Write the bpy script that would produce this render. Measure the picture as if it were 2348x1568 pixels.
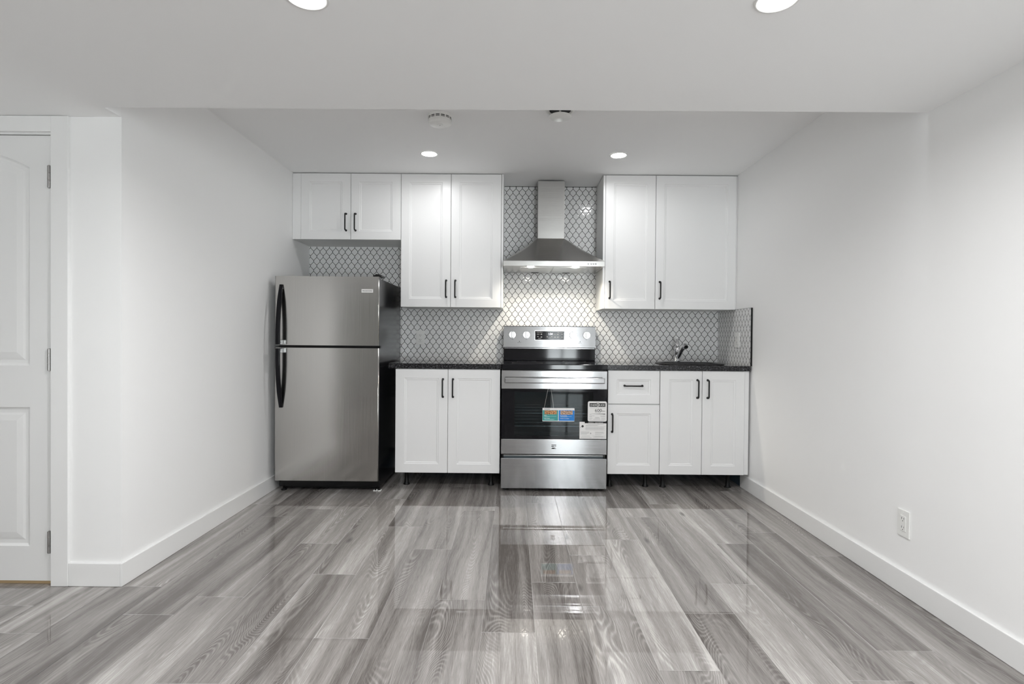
import bpy, bmesh, math, random
from mathutils import Vector, Matrix, Euler
PI = math.pi
S = bpy.context.scene
COL = S.collection
for o in list(bpy.data.objects):
    bpy.data.objects.remove(o)

# ------------------------------------------------------------------ camera
FPX, CAMH = 1226.58, 1.11257
PITCH, YAW, ROLL = -0.00979, 0.00397, -0.00819
_R = (Matrix.Rotation(YAW, 3, 'Z') @ Matrix.Rotation(PITCH, 3, 'X') @
      Matrix(((math.cos(ROLL), 0, math.sin(ROLL)), (0, 1, 0), (-math.sin(ROLL), 0, math.cos(ROLL)))))
_r, _f, _u = _R.col[0], _R.col[1], _R.col[2]
cam = bpy.data.cameras.new('camera')
cam.sensor_fit = 'HORIZONTAL'; cam.sensor_width = 36.0
cam.lens = FPX / 2348 * 36.0
cam.clip_start = 0.05; cam.clip_end = 100
cam_o = bpy.data.objects.new('camera', cam); COL.objects.link(cam_o)
cam_o.matrix_world = Matrix(((_r.x, _u.x, -_f.x, 0), (_r.y, _u.y, -_f.y, 0), (_r.z, _u.z, -_f.z, CAMH), (0, 0, 0, 1)))
S.camera = cam_o

# ------------------------------------------------------------------ look, world
S.view_settings.view_transform = 'Standard'
S.view_settings.look = 'None'
S.view_settings.gamma = 1.0
S.view_settings.exposure = 1.15
S.view_settings.use_curve_mapping = False
cy = S.cycles
cy.use_denoising = True
cy.max_bounces = 12; cy.diffuse_bounces = 8; cy.glossy_bounces = 6; cy.transparent_max_bounces = 12
cy.caustics_reflective = False; cy.caustics_refractive = False
cy.sample_clamp_indirect = 8.0
W = bpy.data.worlds.new('daylight'); S.world = W; W.use_nodes = True
_bg = W.node_tree.nodes['Background']
# overcast sky; brighter made-up snow ground added to lift light through the windows
_wt = W.node_tree
_tc = _wt.nodes.new('ShaderNodeTexCoord'); _sx = _wt.nodes.new('ShaderNodeSeparateXYZ'); _mr = _wt.nodes.new('ShaderNodeMapRange')
_wt.links.new(_tc.outputs['Generated'], _sx.inputs[0]); _wt.links.new(_sx.outputs[2], _mr.inputs[0])
for _k, _v in ((1, -0.04), (2, 0.04), (3, 17.0), (4, 4.0)): _mr.inputs[_k].default_value = _v
_wt.links.new(_mr.outputs[0], _bg.inputs[1])
_bg.inputs[0].default_value = (0.93, 0.96, 1.0, 1)
# daylight sampling through the added patio door and window openings
for _p, _rz, _w, _h in (((1.085, -3.31, 1.01), 0, 0.72, 2.0), ((1.83, -1.95, 1.435), PI/2, 1.3, 1.16)):
    _pl = bpy.data.lights.new('daylight_portal', 'AREA'); _pl.shape = 'RECTANGLE'; _pl.size = _w; _pl.size_y = _h
    _pl.cycles.is_portal = True
    _po = bpy.data.objects.new('daylight_portal', _pl); COL.objects.link(_po)
    _po.location = _p; _po.rotation_euler = (PI/2, 0, _rz)
REAR_FILL_W = 10.0         # unseen rows added behind the camera for fill
POT_W = 10.0          # each recessed ceiling light
HOOD_W = 0.6

# ------------------------------------------------------------------ measures (metres; camera at x=y=0, looking along +y)
XL, XR, YB = -1.726, 1.7167, 4.502
YS, YSOF = 2.3433, 2.2434           # stub wall face, soffit edge
ZS, ZC = 2.0598, 2.3716             # low and high ceiling
XFAR, YREAR = -3.45, -3.20
PX0, PX1 = 0.72, 1.45                 # added patio door in the rear wall
GY0, GY1, GZ0 = -2.6, -1.3, 0.85    # added window in the right wall, behind the camera

# ------------------------------------------------------------------ node helpers
def mat(name):
    m = bpy.data.materials.new(name); m.use_nodes = True
    nt = m.node_tree
    return m, nt, nt.nodes['Principled BSDF']
def nd(nt, typ, ins=None, **props):
    n = nt.nodes.new(typ)
    for k, v in props.items(): setattr(n, k, v)
    for k, v in (ins or {}).items():
        if isinstance(v, bpy.types.NodeSocket): nt.links.new(v, n.inputs[k])
        else: n.inputs[k].default_value = v
    return n
def mth(nt, op, a, b=None, c=None, clamp=False):
    n = nt.nodes.new('ShaderNodeMath'); n.operation = op; n.use_clamp = clamp
    for i, v in enumerate((a, b, c)):
        if v is None: continue
        if isinstance(v, bpy.types.NodeSocket): nt.links.new(v, n.inputs[i])
        else: n.inputs[i].default_value = v
    return n.outputs[0]
def mixc(nt, f, a, b, blend='MIX'):
    n = nt.nodes.new('ShaderNodeMix'); n.data_type = 'RGBA'; n.blend_type = blend
    for k, v in ((0, f), (6, a), (7, b)):
        if isinstance(v, bpy.types.NodeSocket): nt.links.new(v, n.inputs[k])
        else: n.inputs[k].default_value = v if k == 0 else (tuple(v) + (1,) if len(v) == 3 else v)
    return n.outputs[2]
def ramp(nt, fac, stops):
    n = nt.nodes.new('ShaderNodeValToRGB'); nt.links.new(fac, n.inputs[0])
    e = n.color_ramp.elements
    while len(e) < len(stops): e.new(0.5)
    for el, (p, c) in zip(e, stops):
        el.position = p; el.color = (c, c, c, 1) if isinstance(c, (int, float)) else tuple(c) + (1,)
    return n.outputs[0]
def noise(nt, vec, scale, detail=2, rough=0.5, dist=0.0):
    n = nd(nt, 'ShaderNodeTexNoise', {'Vector': vec, 'Scale': scale, 'Detail': detail, 'Roughness': rough, 'Distortion': dist})
    return n.outputs[0]
def scaled(nt, vec, s):
    return nd(nt, 'ShaderNodeMapping', {'Vector': vec, 'Scale': s}).outputs[0]
def bump(nt, bsdf, h, strength, dist):
    b = nd(nt, 'ShaderNodeBump', {'Height': h, 'Strength': strength, 'Distance': dist})
    nt.links.new(b.outputs[0], bsdf.inputs['Normal'])
def objco(nt): return nt.nodes.new('ShaderNodeTexCoord').outputs['Object']
def paint(name, c, rough, bs=0.0, scale=350, spec=0.5):
    m, nt, b = mat(name)
    co = objco(nt)
    f = noise(nt, co, 1.3, 2)
    nt.links.new(mixc(nt, f, tuple(x * 0.985 for x in c), tuple(min(1, x * 1.01) for x in c)), b.inputs['Base Color'])
    b.inputs['Roughness'].default_value = rough
    b.inputs['Specular IOR Level'].default_value = spec
    if bs: bump(nt, b, noise(nt, co, scale, 2), bs, 0.0006)
    return m
def metal(name, c, rough, stretch, aniso=0.0, wav=0.0):
    m, nt, b = mat(name)
    co = objco(nt)
    f = noise(nt, scaled(nt, co, stretch), 1.0, 3, 0.6)
    nt.links.new(mixc(nt, f, tuple(x * 0.93 for x in c), tuple(x * 1.05 for x in c)), b.inputs['Base Color'])
    nt.links.new(mth(nt, 'MULTIPLY_ADD', f, rough * 0.5, rough * 0.75), b.inputs['Roughness'])
    b.inputs['Metallic'].default_value = 1.0
    if aniso:
        b.inputs['Anisotropic'].default_value = aniso; b.inputs['Anisotropic Rotation'].default_value = 0.25
        t = nd(nt, 'ShaderNodeTangent', direction_type='RADIAL', axis='Z')
        nt.links.new(t.outputs[0], b.inputs['Tangent'])
    if wav: bump(nt, b, noise(nt, co, 2.2, 2), wav, 0.01)
    return m
def plain(name, c, rough, metallic=0.0, coat=0.0, emit=None, es=0.0, spec=0.5):
    m, nt, b = mat(name)
    co = objco(nt)
    f = noise(nt, co, 60, 2)
    nt.links.new(mixc(nt, f, tuple(x * 0.96 for x in c), tuple(min(1, x * 1.03) for x in c)), b.inputs['Base Color'])
    b.inputs['Roughness'].default_value = rough; b.inputs['Metallic'].default_value = metallic
    b.inputs['Coat Weight'].default_value = coat; b.inputs['Specular IOR Level'].default_value = spec
    if emit:
        b.inputs['Emission Color'].default_value = emit + (1,); b.inputs['Emission Strength'].default_value = es
    return m

M = {}
M['wall'] = paint('wall_paint', (0.90, 0.90, 0.896), 0.5, 0.05, 300, 0.3)
M['rear_wall'] = paint('rear_wall_dimmed', (0.42, 0.41, 0.40), 0.5, 0.05, 300, 0.3)  # unseen wall, grey chosen to dim its reflections in steel and black gloss
M['ceiling'] = paint('ceiling_paint', (0.91, 0.91, 0.91), 0.7, 0.05, 260, 0.2)
M['trim'] = paint('trim_paint', (0.83, 0.83, 0.825), 0.35)
M['door'] = paint('door_paint', (0.80, 0.80, 0.795), 0.38)
M['cabinet'] = paint('cabinet_white', (0.84, 0.84, 0.84), 0.32, 0.02, 500)
M['carcass'] = paint('carcass_white', (0.80, 0.80, 0.79), 0.4)
M['white'] = plain('white_plastic', (0.82, 0.82, 0.80), 0.35)
M['black_pull'] = plain('black_metal', (0.006, 0.006, 0.006), 0.38, spec=0.25)
M['black_plastic'] = plain('black_plastic', (0.008, 0.008, 0.008), 0.35, spec=0.25)
M['black_gloss'] = plain('black_gloss', (0.004, 0.004, 0.006), 0.06, spec=0.22)
M['black_side'] = plain('black_textured_steel', (0.006, 0.006, 0.007), 0.22, spec=0.3)
M['gap'] = plain('dark_gap', (0.01, 0.01, 0.01), 0.7)
M['fridge_steel'] = metal('fridge_steel', (0.50, 0.488, 0.47), 0.17, (260, 260, 3), 0.0, 0.10)
M['range_steel'] = metal('range_steel', (0.36, 0.36, 0.365), 0.17, (2, 260, 260), 0.75, 0.04)
M['hood_steel'] = metal('hood_steel', (0.56, 0.55, 0.535), 0.24, (2, 260, 260), 0.4)
M['edge_steel'] = metal('edge_steel', (0.70, 0.70, 0.70), 0.18, (50, 50, 50))
M['chrome'] = metal('chrome', (0.80, 0.80, 0.82), 0.05, (5, 5, 5))
M['hinge_steel'] = metal('hinge_steel', (0.42, 0.41, 0.40), 0.25, (40, 40, 40))
M['alu'] = metal('filter_aluminium', (0.62, 0.62, 0.61), 0.35, (300, 4, 4))
M['knob'] = metal('knob_metal', (0.86, 0.86, 0.85), 0.22, (60, 60, 60))
M['sink'] = plain('sink_dark', (0.012, 0.012, 0.013), 0.3)  # one even dark colour for rim and basin
M['enamel'] = plain('oven_enamel', (0.055, 0.075, 0.085), 0.35)
M['paper'] = plain('label_paper', (0.80, 0.79, 0.78), 0.45)
M['ink'] = plain('label_ink', (0.01, 0.01, 0.01), 0.5)
M['fine'] = plain('fine_print', (0.38, 0.38, 0.38), 0.5)
M['teal'] = plain('tag_teal', (0.03, 0.30, 0.28), 0.4)
M['blue'] = plain('tag_blue', (0.0, 0.20, 0.62), 0.4)
M['pale'] = plain('tag_print', (0.55, 0.80, 0.85), 0.4)
M['tan'] = paint('raw_wood', (0.50, 0.36, 0.20), 0.6)
M['slate'] = plain('board_and_toe_shade', (0.05, 0.085, 0.12), 0.8)  # bare board beside the sink, and the toe-space shade strip
M['lamp'] = plain('lamp_lens', (0.9, 0.9, 0.9), 0.3, 0, 0, (1.0, 0.99, 0.96), 14.0)
M['led'] = plain('hood_lamp_lens', (0.9, 0.9, 0.9), 0.3, 0, 0, (1.0, 0.95, 0.84), 30.0)
M['digit'] = plain('display_digits', (0.6, 0.6, 0.65), 0.4, 0, 0, (0.85, 0.85, 1.0), 1.1)
M['glyph'] = plain('printed_glyph', (0.55, 0.55, 0.55), 0.5)

def food(name, a, b, c):
    m, nt, bs = mat(name)
    f = noise(nt, objco(nt), 150, 3, 0.7)
    r = nt.nodes.new('ShaderNodeValToRGB'); nt.links.new(f, r.inputs[0])
    e = r.color_ramp.elements; e.new(0.5)
    for el, (p, cc) in zip(e, ((0.36, a), (0.5, b), (0.64, c))): el.position = p; el.color = cc + (1,)
    nt.links.new(r.outputs[0], bs.inputs['Base Color']); bs.inputs['Roughness'].default_value = 0.4
    return m
M['food_a'] = food('print_roast', (0.05, 0.012, 0.006), (0.42, 0.14, 0.04), (0.85, 0.55, 0.22))
M['food_b'] = food('print_bread', (0.02, 0.015, 0.03), (0.42, 0.25, 0.15), (0.85, 0.65, 0.48))

def glass(name, tint, gloss):
    m = bpy.data.materials.new(name); m.use_nodes = True; nt = m.node_tree
    nt.nodes.remove(nt.nodes['Principled BSDF'])
    out = nt.nodes['Material Output']
    tr = nd(nt, 'ShaderNodeBsdfTransparent', {'Color': tint + (1,)})
    gl = nd(nt, 'ShaderNodeBsdfGlossy', {'Roughness': 0.03, 'Color': (1, 1, 1, 1)})
    fr = nd(nt, 'ShaderNodeFresnel', {'IOR': 1.5})
    mx = nd(nt, 'ShaderNodeMixShader', {0: mth(nt, 'MULTIPLY', fr.outputs[0], gloss), 1: tr.outputs[0], 2: gl.outputs[0]})
    nt.links.new(mx.outputs[0], out.inputs[0])
    return m
M['oven_glass'] = glass('oven_glass', (0.52, 0.58, 0.60), 0.45)
M['pane'] = glass('window_glass', (0.96, 0.98, 0.97), 1.0)

def granite():
    m, nt, b = mat('black_granite')
    co = objco(nt)
    a = noise(nt, co, 95, 4, 0.75, 0.6)
    c = noise(nt, co, 260, 2, 0.6)
    k = ramp(nt, a, ((0.50, 0.0), (0.70, 1.0)))
    k2 = ramp(nt, c, ((0.55, 0.0), (0.72, 0.7)))
    f = mth(nt, 'MAXIMUM', mth(nt, 'MULTIPLY', k, 0.85), mth(nt, 'MULTIPLY', k2, 0.5))
    nt.links.new(mixc(nt, f, (0.005, 0.005, 0.006), (0.20, 0.20, 0.215)), b.inputs['Base Color'])
    b.inputs['Roughness'].default_value = 0.05; b.inputs['Specular IOR Level'].default_value = 0.35
    return m
M['granite'] = granite()

def tile():
    m, nt, b = mat('ogee_mosaic_tile')
    uv = nd(nt, 'ShaderNodeUVMap', uv_map='UVMap').outputs[0]
    sp = nd(nt, 'ShaderNodeSeparateXYZ', {0: uv})
    w2, hh = 0.0265, 0.0391
    u = mth(nt, 'DIVIDE', mth(nt, 'ADD', sp.outputs[0], 0.93445), w2)
    t = mth(nt, 'MULTIPLY', mth(nt, 'SUBTRACT', sp.outputs[1], 0.9125), PI / hh)
    c = mth(nt, 'MULTIPLY', mth(nt, 'COSINE', t), 0.5)
    s = mth(nt, 'MULTIPLY', mth(nt, 'SINE', t), 0.5 * w2 * PI / hh)
    k = mth(nt, 'POWER', mth(nt, 'ADD', mth(nt, 'MULTIPLY', s, s), 1.0), -0.5)
    d = None
    for off, sg in ((0.0, 'SUBTRACT'), (1.0, 'ADD')):
        v = mth(nt, sg, mth(nt, 'SUBTRACT', u, off), c)
        v = mth(nt, 'SUBTRACT', mth(nt, 'MULTIPLY', mth(nt, 'FRACT', mth(nt, 'MULTIPLY_ADD', v, 0.5, 0.5)), 2.0), 1.0)
        v = mth(nt, 'ABSOLUTE', v)
        d = v if d is None else mth(nt, 'MINIMUM', d, v)
    d = mth(nt, 'MULTIPLY', mth(nt, 'MULTIPLY', d, w2), k)
    grout = mth(nt, 'LESS_THAN', d, 0.00185)
    n = noise(nt, scaled(nt, uv, (1, 1, 1)), 9, 1)
    white = mixc(nt, n, (0.80, 0.80, 0.80), (0.86, 0.86, 0.855))
    nt.links.new(mixc(nt, grout, white, (0.008, 0.008, 0.009)), b.inputs['Base Color'])
    nt.links.new(mth(nt, 'MULTIPLY_ADD', grout, 0.55, 0.07), b.inputs['Roughness'])
    h = mth(nt, 'POWER', mth(nt, 'MULTIPLY', d, 1.0 / 0.012, clamp=True), 0.35)
    h2 = mth(nt, 'ADD', h, mth(nt, 'MULTIPLY', noise(nt, uv, 14, 1), 0.5))
    bump(nt, b, h2, 0.35, 0.0012)
    return m
M['tile'] = tile()

PW, PL = 0.2032, 1.156
def wood():
    m, nt, b = mat('grey_wood_look_plank')
    uv = nd(nt, 'ShaderNodeUVMap', uv_map='UVMap').outputs[0]
    at = nd(nt, 'ShaderNodeAttribute', attribute_name='plank')
    rs = nd(nt, 'ShaderNodeSeparateXYZ', {0: at.outputs['Vector']})
    off = nd(nt, 'ShaderNodeVectorMath', {0: at.outputs['Vector'], 1: (37.0, 53.0, 0.0)}, operation='MULTIPLY').outputs[0]
    p = nd(nt, 'ShaderNodeVectorMath', {0: uv, 1: off}, operation='ADD').outputs[0]
    # broad light and dark streaks running along the plank
    wob = noise(nt, scaled(nt, p, (3.0, 1.2, 1)), 1.0, 2)
    px = nd(nt, 'ShaderNodeSeparateXYZ', {0: p})
    pw = nd(nt, 'ShaderNodeCombineXYZ', {0: mth(nt, 'MULTIPLY_ADD', wob, 0.10, px.outputs[0]), 1: px.outputs[1], 2: 0.0}).outputs[0]
    st = noise(nt, scaled(nt, pw, (13.0, 0.50, 1)), 1.0, 3, 0.55)
    st2 = noise(nt, scaled(nt, pw, (48.0, 0.9, 1)), 1.0, 3, 0.6)
    tone = mth(nt, 'ADD', mth(nt, 'MULTIPLY', st, 0.80), mth(nt, 'MULTIPLY', st2, 0.26))
    tone = mth(nt, 'ADD', tone, mth(nt, 'MULTIPLY_ADD', rs.outputs[2], 0.14, -0.105))
    # cathedral figure: contour lines of a smooth stretched field, only in parts of a plank
    fld = noise(nt, scaled(nt, p, (5.5, 0.95, 1)), 1.0, 1.2, 0.4, 0.3)
    ring = mth(nt, 'SINE', mth(nt, 'MULTIPLY', fld, 420.0))
    rmask = ramp(nt, noise(nt, scaled(nt, p, (7.0, 1.1, 1)), 1.3, 1), ((0.50, 0.0), (0.64, 1.0)))
    ringv = mth(nt, 'MULTIPLY', mth(nt, 'POWER', mth(nt, 'MULTIPLY_ADD', ring, 0.5, 0.5), 2.0), rmask)
    fib = noise(nt, scaled(nt, p, (520.0, 11.0, 1)), 1.0, 3, 0.75)
    tone = mth(nt, 'ADD', tone, mth(nt, 'MULTIPLY', mth(nt, 'SUBTRACT', fib, 0.5), 0.50))
    tone = mth(nt, 'ADD', tone, mth(nt, 'MULTIPLY', mth(nt, 'SUBTRACT', ringv, mth(nt, 'MULTIPLY', rmask, 0.45)), 0.125))
    base = nt.nodes.new('ShaderNodeValToRGB'); nt.links.new(tone, base.inputs[0])
    e = base.color_ramp.elements; e.new(0.5); e.new(0.6)
    for el, (pp, c) in zip(e, ((0.33, (0.122, 0.110, 0.102)), (0.46, (0.232, 0.215, 0.203)), (0.59, (0.330, 0.310, 0.295)), (0.76, (0.580, 0.557, 0.533)))):
        el.position = pp; el.color = c + (1,)
    # sparse dark knots
    kn = nd(nt, 'ShaderNodeTexVoronoi', {'Vector': scaled(nt, p, (5.2, 1.6, 1)), 'Scale': 1.0})
    knot = ramp(nt, kn.outputs['Distance'], ((0.03, 1.0), (0.09, 0.0)))
    col = mixc(nt, mth(nt, 'MULTIPLY', knot, 0.75), base.outputs[0], (0.05, 0.046, 0.044))
    # joints
    su = nd(nt, 'ShaderNodeSeparateXYZ', {0: uv})
    def edge(v, L, wdt):
        return mth(nt, 'MINIMUM', v, mth(nt, 'SUBTRACT', L, v))
    du = edge(su.outputs[0], PW, 0); dv = edge(su.outputs[1], PL, 0)
    dd = mth(nt, 'MINIMUM', du, dv)
    seam = mth(nt, 'LESS_THAN', dd, 0.00085)
    lit = nd(nt, 'ShaderNodeAttribute', attribute_name='plank')
    scol = mixc(nt, rs.outputs[0], (0.22, 0.215, 0.21), (0.62, 0.61, 0.59))
    nt.links.new(mixc(nt, mth(nt, 'MULTIPLY', seam, 0.45), col, scol), b.inputs['Base Color'])
    nt.links.new(mth(nt, 'MULTIPLY_ADD', seam, 0.35, 0.012), b.inputs['Roughness'])
    b.inputs['IOR'].default_value = 1.7
    bump(nt, b, mth(nt, 'MULTIPLY_ADD', mth(nt, 'MULTIPLY', dd, 1 / 0.003, clamp=True), 1.0, 0.0), 0.25, 0.0006)
    return m
M['wood'] = wood()

# ------------------------------------------------------------------ mesh helpers
class MB:
    """collects shapes in world coordinates; build() links them as ONE mesh object"""
    def __init__(self): self.bm = bmesh.new(); self.mats = []
    def mi(self, m):
        if m not in self.mats: self.mats.append(m)
        return self.mats.index(m)
    def faces(self, vs, fs, m, smooth=False):
        bv = [self.bm.verts.new(v) for v in vs]
        k = self.mi(m); out = []
        for f in fs:
            try: q = self.bm.faces.new([bv[i] for i in f])
            except ValueError: continue
            q.material_index = k; q.smooth = smooth; out.append(q)
        return bv, out
    def box(self, x0, x1, y0, y1, z0, z1, m, bev=0.0, seg=2):
        vs = [(x, y, z) for x in (x0, x1) for y in (y0, y1) for z in (z0, z1)]
        bv, fs = self.faces(vs, [(0, 1, 3, 2), (4, 6, 7, 5), (0, 4, 5, 1), (2, 3, 7, 6), (0, 2, 6, 4), (1, 5, 7, 3)], m)
        if bev:
            es = list({e for f in fs for e in f.edges})
            bmesh.ops.bevel(self.bm, geom=es, offset=bev, segments=seg, affect='EDGES', profile=0.6)
        return self
    def cyl(self, p0, p1, r0, r1, m, n=24, caps=True):
        p0, p1 = Vector(p0), Vector(p1); d = (p1 - p0).normalized()
        a = d.orthogonal().normalized(); b = d.cross(a)
        vs = []
        for p, r in ((p0, r0), (p1, r1)):
            for i in range(n):
                t = 2 * PI * i / n; vs.append(p + (a * math.cos(t) + b * math.sin(t)) * r)
        self.faces(vs, [(i, (i + 1) % n, n + (i + 1) % n, n + i) for i in range(n)], m, True)
        if caps:
            self.faces(vs[:n], [tuple(range(n))[::-1]], m); self.faces(vs[n:], [tuple(range(n))], m)
        return self
    def lathe(self, c, prof, m, n=40, axis='Z'):
        """prof: (radius, height) pairs about a vertical axis through c"""
        vs = []
        for r, h in prof:
            for i in range(n):
                t = 2 * PI * i / n
                vs.append((c[0] + r * math.cos(t), c[1] + r * math.sin(t), c[2] + h))
        fs = []
        for k in range(len(prof) - 1):
            for i in range(n):
                j = (i + 1) % n; fs.append((k * n + i, k * n + j, (k + 1) * n + j, (k + 1) * n + i))
        bv, out = self.faces(vs, fs, m, True)
        return self
    def tube(self, pts, r, m, n=10, caps=True, rs=None):
        pts = [Vector(p) for p in pts]; rings = []
        prev = None
        for i, p in enumerate(pts):
            d = (pts[min(i + 1, len(pts) - 1)] - pts[max(i - 1, 0)]).normalized()
            if prev is None: a = d.orthogonal().normalized()
            else:
                a = prev - d * prev.dot(d)
                a = a.normalized() if a.length > 1e-6 else d.orthogonal().normalized()
            prev = a; b = d.cross(a); rr = rs[i] if rs else r
            rings.append([p + (a * math.cos(2 * PI * k / n) + b * math.sin(2 * PI * k / n)) * rr for k in range(n)])
        vs = [v for g in rings for v in g]
        fs = [(i * n + k, i * n + (k + 1) % n, (i + 1) * n + (k + 1) % n, (i + 1) * n + k) for i in range(len(pts) - 1) for k in range(n)]
        self.faces(vs, fs, m, True)
        if caps:
            self.faces(rings[0], [tuple(range(n))[::-1]], m); self.faces(rings[-1], [tuple(range(n))], m)
        return self
    def rings(self, loops, m, smooth=False, cap=True):
        n = len(loops[0]); vs = [v for l in loops for v in l]
        fs = [(k * n + i, k * n + (i + 1) % n, (k + 1) * n + (i + 1) % n, (k + 1) * n + i) for k in range(len(loops) - 1) for i in range(n)]
        self.faces(vs, fs, m, smooth)
        if cap: self.faces(loops[-1], [tuple(range(n))], m)
        return self
    def prism(self, poly, y0, y1, m):
        """polygon of (x, z) points pushed from y0 (front) to y1"""
        n = len(poly)
        vs = [(x, y0, z) for x, z in poly] + [(x, y1, z) for x, z in poly]
        self.faces(vs, [tuple(range(n)), tuple(range(n, 2 * n))[::-1]] + [(i, n + i, n + (i + 1) % n, (i + 1) % n) for i in range(n)], m)
        return self
    def text(self, s, x, y, z, h, m, align='CENTER', w=None, depth=0.0004):
        """flat lettering facing -y, its middle at (x, z)"""
        cu = bpy.data.curves.new('t', 'FONT'); cu.body = s; cu.align_x = align; cu.align_y = 'CENTER'
        cu.size = 1.0; cu.resolution_u = 3
        ob = bpy.data.objects.new('t', cu); COL.objects.link(ob)
        bpy.context.view_layer.update()
        me = bpy.data.meshes.new_from_object(ob.evaluated_get(bpy.context.evaluated_depsgraph_get()))
        bpy.data.objects.remove(ob); bpy.data.curves.remove(cu)
        if me.vertices:
            xs = [v.co.x for v in me.vertices]; ys = [v.co.y for v in me.vertices]
            sy = h / max(1e-6, max(ys) - min(ys)); sx = sy if w is None else w / max(1e-6, max(xs) - min(xs))
            cyy = (max(ys) + min(ys)) / 2
            cx = {'CENTER': (max(xs) + min(xs)) / 2, 'LEFT': min(xs), 'RIGHT': max(xs)}[align]
            vs = [(x + (v.co.x - cx) * sx, y, z + (v.co.y - cyy) * sy) for v in me.vertices]
            self.faces(vs, [tuple(p.vertices) for p in me.polygons], m)
        bpy.data.meshes.remove(me)
        return self
    def build(self, name, parent=None, origin=None, shade=None):
        bm = self.bm
        bmesh.ops.recalc_face_normals(bm, faces=bm.faces[:])
        if origin is None:
            xs = [v.co.x for v in bm.verts]; ys = [v.co.y for v in bm.verts]; zs = [v.co.z for v in bm.verts]
            origin = ((min(xs) + max(xs)) / 2, (min(ys) + max(ys)) / 2, min(zs))
        og = Vector(origin)
        for v in bm.verts: v.co -= og
        me = bpy.data.meshes.new(name); bm.to_mesh(me); bm.free()
        for m in self.mats: me.materials.append(M[m])
        o = bpy.data.objects.new(name, me); COL.objects.link(o)
        o['_w'] = list(og)
        if parent is not None:
            o.parent = parent; o.location = og - Vector(parent['_w'])
        else: o.location = og
        return o
def tag(o, label=None, cat=None, group=None, kind=None):
    if label: o['label'] = label
    if cat: o['category'] = cat
    if group: o['group'] = group
    if kind: o['kind'] = kind
    return o
def thing(name, loc, label, cat, group=None):
    o = bpy.data.objects.new(name, None); COL.objects.link(o); o.location = loc; o['_w'] = list(loc)
    o.empty_display_size = 0.1
    return tag(o, label, cat, group)
def struct(mb, name, label=None, parent=None):
    o = mb.build(name, parent)
    if parent is None: o['kind'] = 'structure'
    if label: o['label'] = label
    return o

# ------------------------------------------------------------------ room shell
T = 0.12
struct(MB().box(XL - T, XR + T, YB, YB + T, 0, ZC + 0.1, 'wall'), 'wall_back', 'white kitchen back wall behind the cabinets')
mb = MB().box(XR, XR + T, GY1, YB, 0, ZC + 0.1, 'wall').box(XR, XR + T, YREAR - T, GY0, 0, ZC + 0.1, 'wall')
mb.box(XR, XR + T, GY0, GY1, 0, GZ0, 'wall').box(XR, XR + T, GY0, GY1, 2.02, ZC + 0.1, 'wall')
struct(mb, 'wall_right', 'plain white wall on the right')
struct(MB().box(XL - T, XL, YS, YB, 0, ZC + 0.1, 'wall').box(XL - 0.284, XL - T, YS, YS + T, 0, ZS - 0.0004, 'wall'),
       'wall_left', 'white wall left of the refrigerator, ending in a corner beside the door')
struct(MB().box(XFAR, -2.81, YS, YS + T, 0, ZS - 0.0004, 'wall').box(-2.81, -2.01, YS, YS + T, 1.997, ZS - 0.0004, 'wall'),
       'wall_front_left', 'white wall around the door at far left')
struct(MB().box(XFAR - T, XFAR, YREAR - T, YS + T, 0, ZS - 0.0004, 'wall'), 'wall_far_left')
mb = MB()
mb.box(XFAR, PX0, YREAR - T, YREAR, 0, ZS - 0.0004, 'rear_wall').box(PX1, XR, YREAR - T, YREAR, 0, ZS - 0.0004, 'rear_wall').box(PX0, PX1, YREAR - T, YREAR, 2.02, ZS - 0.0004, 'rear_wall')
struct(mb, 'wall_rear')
struct(MB().box(-3.0, -1.85, YS + 0.30, YS + 0.36, 0, 2.1, 'gap'), 'door_light_block')  # unseen dark sheet added behind the door to stop light leaking
struct(MB().box(XL - T, XR + T, YSOF + 0.02, YB + T, ZC, ZC + 0.1, 'ceiling'), 'ceiling_kitchen', 'raised white ceiling over the kitchen')
# lowered ceiling with its step up to the kitchen
mb = MB()
mb.box(XFAR - T, XR + T, YREAR - T, YSOF, ZS, ZC + 0.1, 'ceiling')
mb.box(XFAR - T, XL, YSOF, YS - 0.0003, ZS, ZC + 0.1, 'ceiling').box(XFAR - T, XL - T - 0.0003, YS - 0.0003, YS + T, ZS, ZC + 0.1, 'ceiling')
struct(mb, 'ceiling', 'lowered white ceiling in the foreground with a step up to the kitchen')

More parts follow.
